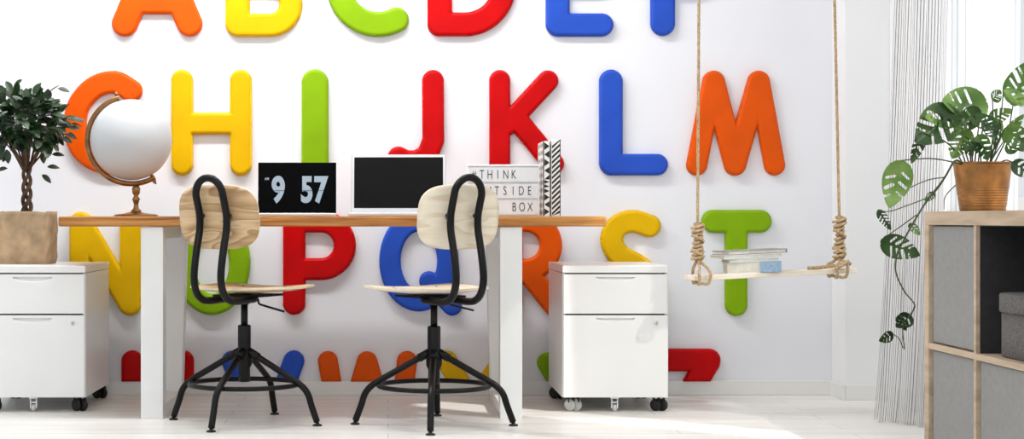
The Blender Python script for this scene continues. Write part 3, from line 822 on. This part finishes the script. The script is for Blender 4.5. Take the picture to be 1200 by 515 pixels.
def rope_side(axial, pxtop, pyk0, pyk1, pxk, extra=False):
    base_ = S(axial, SD/2, ST); Yr = (P0+base_).y
    r = .0062
    up = wp(pxtop, 0, Yr)-P0; k0 = wp(pxk, pyk0, Yr)-P0; k1 = wp(pxk, pyk1, Yr)-P0
    sl = (up-k0)/(up.z-k0.z); top = k0+sl*((CZ-.02)-P0.z-k0.z)
    mb = MB()
    twisted(mb, lerp_pts(k0, top, .01), r, 170)
    ro = mb.build('rope', M['rope'], sw)
    # wrapped knot: helix around the rope plus crossing turns
    kn = MB(); Lk = (k0-k1).length; n = 150; pts = []
    for i in range(n+1):
        s = i/n; a = s*2*PI*9.5; rad = .0165+.004*math.sin(s*9)+.003*math.sin(31*s)-.006*(s > .95)
        pts.append(k1.lerp(k0, s)+Vector((rad*math.cos(a), rad*math.sin(a), .004*math.sin(a*1.0+1))))
    kn.tube(pts, r*.98, 7)
    pts = []
    for i in range(n+1):
        s = i/n; a = -s*2*PI*2.2+.6; rad = .019+.003*math.sin(s*14)
        pts.append(k1.lerp(k0, .04+.92*s)+Vector((rad*math.cos(a), rad*math.sin(a), 0)))
    kn.tube(pts, r*.95, 7)
    kn.tube(lerp_pts(k1, k0), r*1.6, 8)
    kn.build('knot', M['rope'], ro)
    # the two falls that go under the board
    lp = MB()
    e = .012
    loop = [k1+Vector((0, 0, .01)), k1.lerp(S(axial, -.008, ST+.008), .45), S(axial-.012, -e, ST+e), S(axial-.012, -e, -e*.9), S(axial-.006, SD*.3, -e*.75), S(axial+.006, SD*.7, -e*.75), S(axial+.012, SD+e, -e*.9), S(axial+.012, SD+e, ST+e), k1.lerp(S(axial, SD+.008, ST+.008), .45), k1+Vector((.004, 0, .01))]
    twisted(lp, spline(loop, 7), r, 160)
    loop2 = [k1+Vector((.004, 0, .0)), S(axial+.030, -e, ST+e*1.2), S(axial+.026, -e*1.15, -e*.5), S(axial+.010, -e*1.3, -e*1.1), S(axial-.014, -e*1.2, -e*.6)]
    twisted(lp, spline(loop2, 7), r, 160)
    if extra:
        tail = [S(axial+.04, -.004, ST+.028), S(axial+.01, -.016, ST+.018), S(axial-.03, .012, ST+.011), S(axial-.075, .02, ST+.0075), S(axial-.115, .022, ST+.0075)]
        twisted(lp, spline(tail, 8), r*1.15, 160)
        t2 = [S(axial-.02, -.014, ST-.002), S(axial, -.018, ST+.01), S(axial+.03, -.012, ST+.022), S(axial+.048, 0, ST+.016)]
        twisted(lp, spline(t2, 8), r*1.1, 160)
    lp.build('rope_loop', M['rope'], ro)
    MB().lathe([(0, -.018), (.02, -.018), (.02, 0), (0, 0)], seg=16, mat=Matrix.Translation(top+Vector((0, 0, .0195)))).build('ceiling_plate', M['alu'], sw)
rope_side(.028, 819, 262, 305, 817.5)
rope_side(SL-.075, 978, 254, 303, 983.5, True)

# ------------------------------------------------------------------ books on the swing
def book(a0, b0, z, w, d, h, rot, cover, label, spine_m=None, grey_end=False):
    """a0,b0: place along / across the board; spine at local +x side"""
    base_ = P0+S(a0, b0, ST)+uz*z
    t = thing('book', base_, label, 'book', 'books on the swing')
    t.rotation_euler = (SM @ Matrix.Rotation(rot, 4, 'Z')).to_euler()
    th = .0018
    cv = MB(); cv.box(0, w, 0, d, 0, th, .0005).box(0, w, 0, d, h-th, h, .0005)
    cv.build('cover', cover, t)
    sp = MB(); sp.box(w-th*2, w+.001, 0, d, 0.0002, h-.0002, .0008)
    if spine_m is not None: sp.box(w*.62, w+.0004, -.0006, d+.0006, -.0003, h+.0004, .0006)
    sp.build('spine', spine_m or cover, t)
    MB().box(.004, w-.004, .003, d-.003, th, h-th, .0005).build('pages', M['page'], t)
    return t
sY = 6.36
book(.14, .03, .0005, .205, .12, .040, math.radians(-14), M['coverwhite'], 'thick white book with light blue cloth spine, bottom of the pile on the swing', M['cloth'])
book(.145, .02, .0415, .195, .13, .013, math.radians(-9), M['coverwhite'], 'thin white book lying directly on the thick blue-spined one', None)
book(.125, .01, .0555, .235, .14, .014, math.radians(2), M['coverwhite'], 'thin white book with a grey end, second from the top of the pile', None)
book(.145, .015, .070, .245, .14, .015, math.radians(5), M['covergrey'], 'pale grey book on top of the pile on the swing', None)

# ------------------------------------------------------------------ cube shelf with doors
SX0, SX1, SY0, SY1, SZ = 1.53, 1.92, 4.04, 4.872, .7615
sh = thing('cube_shelf', (SX0, SY0, 0), 'bleached oak cube shelf with grey doors and one open compartment, at the right', 'shelf')
def sb(mb, x0, x1, y0, y1, z0, z1, bev=.0015): return mb.box(x0-SX0, x1-SX0, y0-SY0, y1-SY0, z0, z1, bev)
T1 = .038; T2 = .017; ym = (SY0+SY1)/2; zm = SZ/2
fr = MB(); sb(fr, SX0, SX1, SY0, SY1, SZ-T1, SZ); sb(fr, SX0, SX1, SY0, SY1, 0, T1)
sb(fr, SX0, SX1, SY0, SY0+T1, T1, SZ-T1); sb(fr, SX0, SX1, SY1-T1, SY1, T1, SZ-T1)
fr.build('carcass', M['shelfoak'], sh)
dv = MB(); sb(dv, SX0+.001, SX1-.001, ym-T2/2, ym+T2/2, T1, SZ-T1); dv.build('divider', M['shelfoak'], sh)
dv = MB(); sb(dv, SX0+.001, SX1-.001, SY0+T1, ym-T2/2, zm-T2/2, zm+T2/2); sb(dv, SX0+.001, SX1-.001, ym+T2/2, SY1-T1, zm-T2/2, zm+T2/2); dv.build('shelf_board', M['shelfoak'], sh)
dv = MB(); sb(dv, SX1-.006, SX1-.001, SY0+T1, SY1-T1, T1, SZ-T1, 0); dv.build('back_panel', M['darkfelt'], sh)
for (a, b, c, d) in ((ym+T2/2, SY1-T1, zm+T2/2, SZ-T1), (ym+T2/2, SY1-T1, T1, zm-T2/2), (SY0+T1, ym-T2/2, T1, zm-T2/2)):
    dd = MB(); sb(dd, SX0+.012, SX0+.028, a+.003, b-.003, c+.003, d-.003, .002); dd.build('door', M['door'], sh)
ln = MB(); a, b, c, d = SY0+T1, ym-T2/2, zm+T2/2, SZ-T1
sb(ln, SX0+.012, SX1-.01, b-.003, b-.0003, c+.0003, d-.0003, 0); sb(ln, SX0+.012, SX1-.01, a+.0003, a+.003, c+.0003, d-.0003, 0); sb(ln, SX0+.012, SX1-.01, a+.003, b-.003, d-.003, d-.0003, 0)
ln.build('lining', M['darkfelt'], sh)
bx = thing('storage_box', (SX0+.155, (a+b)/2-.01, zm+T2/2+.0005), 'mottled grey fabric box with a lid in the open shelf compartment', 'box')
def rsq(hw, z, n=5.0, seg=48): return [(math.copysign(abs(math.cos(q))**(2/n), math.cos(q))*hw, math.copysign(abs(math.sin(q))**(2/n), math.sin(q))*hw, z) for q in [2*PI*i/seg for i in range(seg)]]
def loft(levels):
    mb = MB(); R_ = [[mb.bm.verts.new(p) for p in rsq(hw, z)] for hw, z in levels]
    for A, B in zip(R_, R_[1:]):
        for j in range(48):
            f = mb.bm.faces.new((A[j], A[(j+1) % 48], B[(j+1) % 48], B[j])); f.smooth = True
    mb.bm.faces.new(R_[0][::-1]); mb.bm.faces.new(R_[-1]); return mb
loft([(.126, 0), (.129, .003), (.129, .118)]).build('body', M['greyfelt'], bx)
loft([(.1315, .114), (.134, .116), (.134, .158), (.131, .162), (.12, .1635)]).build('lid', M['greyfelt'], bx)

# ------------------------------------------------------------------ monstera in copper pot
MY = 4.60; pxm = wx(1151.5, MY)
ms = thing('potted_monstera', (pxm, MY, SZ), 'trailing swiss cheese plant in a ribbed copper pot on the shelf', 'plant')
ph = wz(191, MY)-SZ; rt = 33.3/F*MY; rb = 25.8/F*MY
prof = [(0, .0), (rb-.002, 0), (rb, .002)]
for i in range(1, 60):
    s = i/60; r = rb+(rt-rb)*s
    if .08 < s < .5: r += .0009*math.sin(s*2*PI*19)
    prof.append((r, ph*s))
prof += [(rt, ph-.004), (rt+.0022, ph-.002), (rt+.0018, ph+.0015), (rt-.002, ph), (rt-.004, ph-.02)]
MB().lathe(prof, seg=56).build('pot', M['copper'], ms)
MB().lathe([(0, ph-.014), (rt-.0045, ph-.018)], seg=32).build('soil', M['soil'], ms)
mo = Vector((pxm, MY, SZ))
def mp(px, py, dy=0): return wp(px, py, MY+dy)-mo
def leaf_sd_factory(holes_seed, ratio):
    rnd = random.Random(holes_seed); holes = []
    nh = rnd.choice((3, 3, 4))
    for side in (-1, 1):
        for k in range(nh):
            yy = .20+(.60/nh)*(k+.5*(side > 0)*rnd.uniform(.5, 1)+.2)
            ang = math.radians(rnd.uniform(46, 62)-5*k)
            hw = .5*ratio*math.sin(PI*min(.97, yy)**.72)**.75
            a = (side*(.045+.012), yy); ln_ = max(.03, hw*rnd.uniform(.62, .82))
            b = (a[0]+side*ln_*math.sin(ang), a[1]+ln_*math.cos(ang)*.8)
            holes.append((a, b, rnd.uniform(.024, .046) if k < nh-1 else .022))
    def sd(P):
        x, y = P[:, 0], P[:, 1]
        yy = np.clip(y, 0.001, .999)
        w = .5*ratio*(np.sin(PI*yy**.72))**.75
        d = (np.abs(x)-w)*.85
        d = np.maximum(d, np.maximum(-y+.0, y-1))
        for a, b, r in holes: d = np.maximum(d, -seg_sd(P, a, b, r))
        return d
    return sd
leaf_cache = {}
def leaf_points(seed, ratio): return leaf_sd_factory(seed, ratio)
def monstera_leaf(px0, py0, px1, py1, ratio=.62, roll=0, dy0=0, dy1=0, droop=.12, seed=1, parent=ms):
    A = mp(px0, py0, dy0); B = mp(px1, py1, dy1); L_ = (B-A).length; d = (B-A)/L_
    s = d.cross(Vector((0, -1, 0)))
    if s.length < .1: s = Vector((1, 0, 0))
    s.normalize(); s = Matrix.Rotation(roll, 3, d) @ s; n = s.cross(d)
    def mapf(x, y, k): return A+d*(y*L_)+s*(x*L_)+n*L_*(droop*(y-.5)**2*1.6-droop*.4+abs(x)*.22)
    mb = MB(); sd = leaf_points(seed, ratio)
    sdf_relief(mb, sd, -.5*ratio-.03, .5*ratio+.03, -.02, 1.02, .026, mapf, lambda D: D*0)
    o = mb.build('leaf', M['mon'][0 if seed in (2, 3, 4, 7, 13, 17, 19, 21, 22, 23, 26, 28) else 1], parent, recalc=False)
    so_ = o.modifiers.new('thickness', 'SOLIDIFY'); so_.thickness = .0009
    return A, B
stem = MB()
def vine(pts, r0=.0022, r1=.0016):
    P = spline([mp(*p) for p in pts], 6); n = len(P); stem.tube(P, [r0+(r1-r0)*i/(n-1) for i in range(n)], 7)
rim = 190
LV = [  # base px,py -> tip px,py, ratio, roll, dy0, dy1, droop, seed
    (1158, 124, 1104, 118, .72, .35, -.02, -.06, .25, 1),
    (1150, 130, 1118, 152, .62, -.3, -.05, -.08, .2, 2),
    (1122, 128, 1073, 168, .66, .25, -.05, -.10, .15, 3),
    (1082, 156, 1068, 192, .5, -.5, -.08, -.08, .1, 4),
    (1163, 118, 1173, 106, .9, .2, .03, .04, .1, 5),
    (1133, 150, 1116, 186, .62, .4, -.03, -.06, .2, 6),
    (1140, 136, 1172, 152, .66, -.5, -.04, -.10, .2, 7),
    (1146, 158, 1158, 188, .6, .7, -.05, -.09, .1, 8),
    (1176, 166, 1200, 134, .55, .6, -.02, -.05, .2, 9),
    (1187, 124, 1208, 70, .62, -.35, 0, .02, .15, 10),
    (1176, 106, 1216, 126, .78, -.9, -.03, -.05, .25, 11),
    (1178, 150, 1212, 178, .6, .4, -.05, -.10, .2, 12),
    (1186, 190, 1214, 208, .6, .3, -.08, -.12, .1, 13),
    (1172, 140, 1166, 176, .6, -.7, .04, .02, .2, 14),
    (1128, 160, 1140, 184, .55, .3, .03, .03, .2, 15),
    (1058, 188, 1042, 244, .58, .2, -.04, -.06, .12, 16),
    (1029, 246, 1044, 270, .42, .5, -.05, -.06, .1, 17),
    (1066, 262, 1078, 276, .6, -.3, -.04, -.06, .1, 18),
    (1032, 282, 1078, 300, .62, .35, -.06, -.08, .12, 19),
    (1095, 226, 1084, 236, .5, .3, -.03, -.05, .1, 20),
    (1068, 370, 1050, 384, .8, .3, -.05, -.06, .1, 21),
    (1047, 392, 1030, 400, .7, -.3, -.05, -.06, .1, 22),
    (1052, 370, 1062, 388, .6, .8, -.05, -.06, .1, 23),
    (1120, 140, 1084, 138, .55, .5, -.04, -.09, .2, 24),
    (1160, 140, 1186, 128, .6, -.4, .02, .03, .2, 25),
    (1168, 160, 1150, 142, .7, .3, -.06, -.05, .15, 26),
    (1180, 180, 1196, 160, .6, -.3, -.04, -.06, .2, 27),
    (1150, 170, 1128, 172, .5, .8, -.06, -.10, .2, 28),
]
for i, q in enumerate(LV):
    monstera_leaf(q[0], q[1], q[2], q[3], q[4], q[5], q[6], q[7], q[8], q[9])
for pts in (
    [(1146, rim+4), (1150, 160, -.02), (1158, 124, -.02)], [(1142, rim+4), (1146, 155, -.02), (1150, 130, -.05)],
    [(1140, rim+4), (1136, 150, -.02), (1122, 128, -.05)], [(1130, rim+4, -.02), (1115, 172, -.05), (1096, 160, -.08), (1082, 156, -.08)],
    [(1160, rim+4, .02), (1164, 150, .03), (1163, 118, .03)], [(1138, rim+4), (1136, 170, -.02), (1133, 150, -.03)],
    [(1136, rim+4), (1128, 160, -.02), (1140, 136, -.04)], [(1150, rim+4), (1148, 172, -.03), (1146, 158, -.05)],
    [(1158, rim+4), (1168, 178, -.02), (1176, 166, -.02)], [(1164, rim+4), (1180, 160, 0), (1187, 124, 0)],
    [(1160, rim+4), (1172, 140, -.02), (1176, 106, -.03)], [(1154, rim+4), (1168, 168, -.03), (1178, 150, -.05)],
    [(1166, rim+4), (1178, 188, -.06), (1186, 190, -.08)], [(1160, rim+4, .02), (1172, 160, .03), (1172, 140, .04)],
    [(1132, rim+4, .02), (1126, 172, .03), (1128, 160, .03)], [(1166, rim+4), (1190, 190, -.05), (1215, 184, -.08)],
    [(1130, rim+4, -.02), (1116, 190, -.06), (1090, 186, -.05), (1058, 188, -.04)],
):
    vine(pts)
main = [(1130, rim+3, -.02), (1119, 189, -.07), (1106, 210, -.05), (1086, 236, -.04), (1070, 262, -.05), (1058, 284, -.06), (1051, 300, -.06), (1050, 320, -.06), (1060, 342, -.06), (1072, 358, -.06), (1066, 370, -.06), (1058, 384, -.06), (1060, 410, -.06)]
vine(main, .003, .0015)
for pts in ([(1108, 208, -.05), (1088, 211, -.05), (1062, 222, -.05)], [(1090, 231, -.04), (1066, 240, -.05), (1042, 248, -.06), (1029, 246, -.05)],
            [(1074, 252, -.05), (1052, 268, -.06), (1032, 282, -.06)], [(1108, 208, -.05), (1100, 220, -.04), (1095, 226, -.03)],
            [(1068, 264, -.05), (1066, 262, -.04)], [(1072, 358, -.06), (1068, 370, -.05)], [(1058, 408, -.06), (1054, 398, -.06), (1047, 392, -.05)],
            [(1062, 372, -.06), (1052, 370, -.05)], [(1122, 215, .1), (1108, 230, .1), (1106, 246, .1)]):
    vine(pts, .0016, .0012)
stem.build('stems', M['monstem'], ms)

# ------------------------------------------------------------------ curtains
def curtain(name, corners, z0, z1, folds, amp, mat, label, hem=0.0, nu=220, nv=40, phase=0.0, bulge=0.0):
    """corners: bottom-left, bottom-right, top-left, top-right in (x,y); left = farther end"""
    BL, BR, TL, TR = [Vector((c[0], c[1], 0)) for c in corners]
    mb = MB(); bm = mb.bm; uvl = bm.loops.layers.uv.new('UVMap'); g = []
    W0 = (TR-TL).length
    for j in range(nv+1):
        v = j/nv; A = BL.lerp(TL, v**.8); B = BR.lerp(TR, v**.8); d = (B-A); n = Vector((-d.y, d.x, 0)).normalized()
        row = []
        for i in range(nu+1):
            u = i/nu; ph_ = phase+u*2*PI*folds
            k = amp*(.75+.25*v)*(math.sin(ph_+.5*math.sin(3*v))+.35*math.sin(2.3*ph_+1.5+v*2))
            p = A+d*u+n*k
            z = z0+(z1-z0)*v+(hem*math.sin(ph_*1.3)*(1-v)**8)
            x_ = p.x-bulge*math.sin(PI*v)*(1-u)
            row.append((bm.verts.new((x_, p.y, z)), u))
        g.append(row)
    # stripe coordinate: arc length along the middle row
    arc_ = [0]
    mid = g[nv//2]
    for i in range(nu): arc_.append(arc_[-1]+(mid[i+1][0].co-mid[i][0].co).length)
    for j in range(nv):
        for i in range(nu):
            f = bm.faces.new((g[j][i][0], g[j][i+1][0], g[j+1][i+1][0], g[j+1][i][0])); f.smooth = True
            for lp_, (ii, jj) in zip(f.loops, ((i, j), (i+1, j), (i+1, j+1), (i, j+1))): lp_[uvl].uv = (arc_[ii], jj/nv)
    o = mb.build(name, mat, None, recalc=False)
    return tag(o, label, 'curtain')
curtain('curtain', [(1.763, 6.22), (1.93, 6.00), (1.965, 6.52), (1.965, 5.92)], .006, 2.5, 3.5, .022, M['striped'], 'white curtain with thin dark stripes reaching the floor beside the shelf', .004, phase=.6)
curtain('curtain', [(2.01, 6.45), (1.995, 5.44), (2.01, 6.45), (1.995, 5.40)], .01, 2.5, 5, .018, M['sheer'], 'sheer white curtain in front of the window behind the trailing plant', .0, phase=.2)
curtain('curtain', [(1.985, 5.14), (1.985, 2.6), (1.985, 5.14), (1.985, 2.6)], .01, 2.5, 13, .018, M['sheer'], 'unseen sheer white curtain added at the window to shape the sunlight, nearest the viewer', .0, nu=400, phase=.2)  # unseen panel, added to block the sun on the near side of the gap
rl = MB().tube([(1.98, 2.5, 2.52), (1.98, 6.6, 2.52)], .012, 12)
tag(rl.build('curtain_rod', M['alu']), 'metal curtain rod above the window', 'curtain rod')
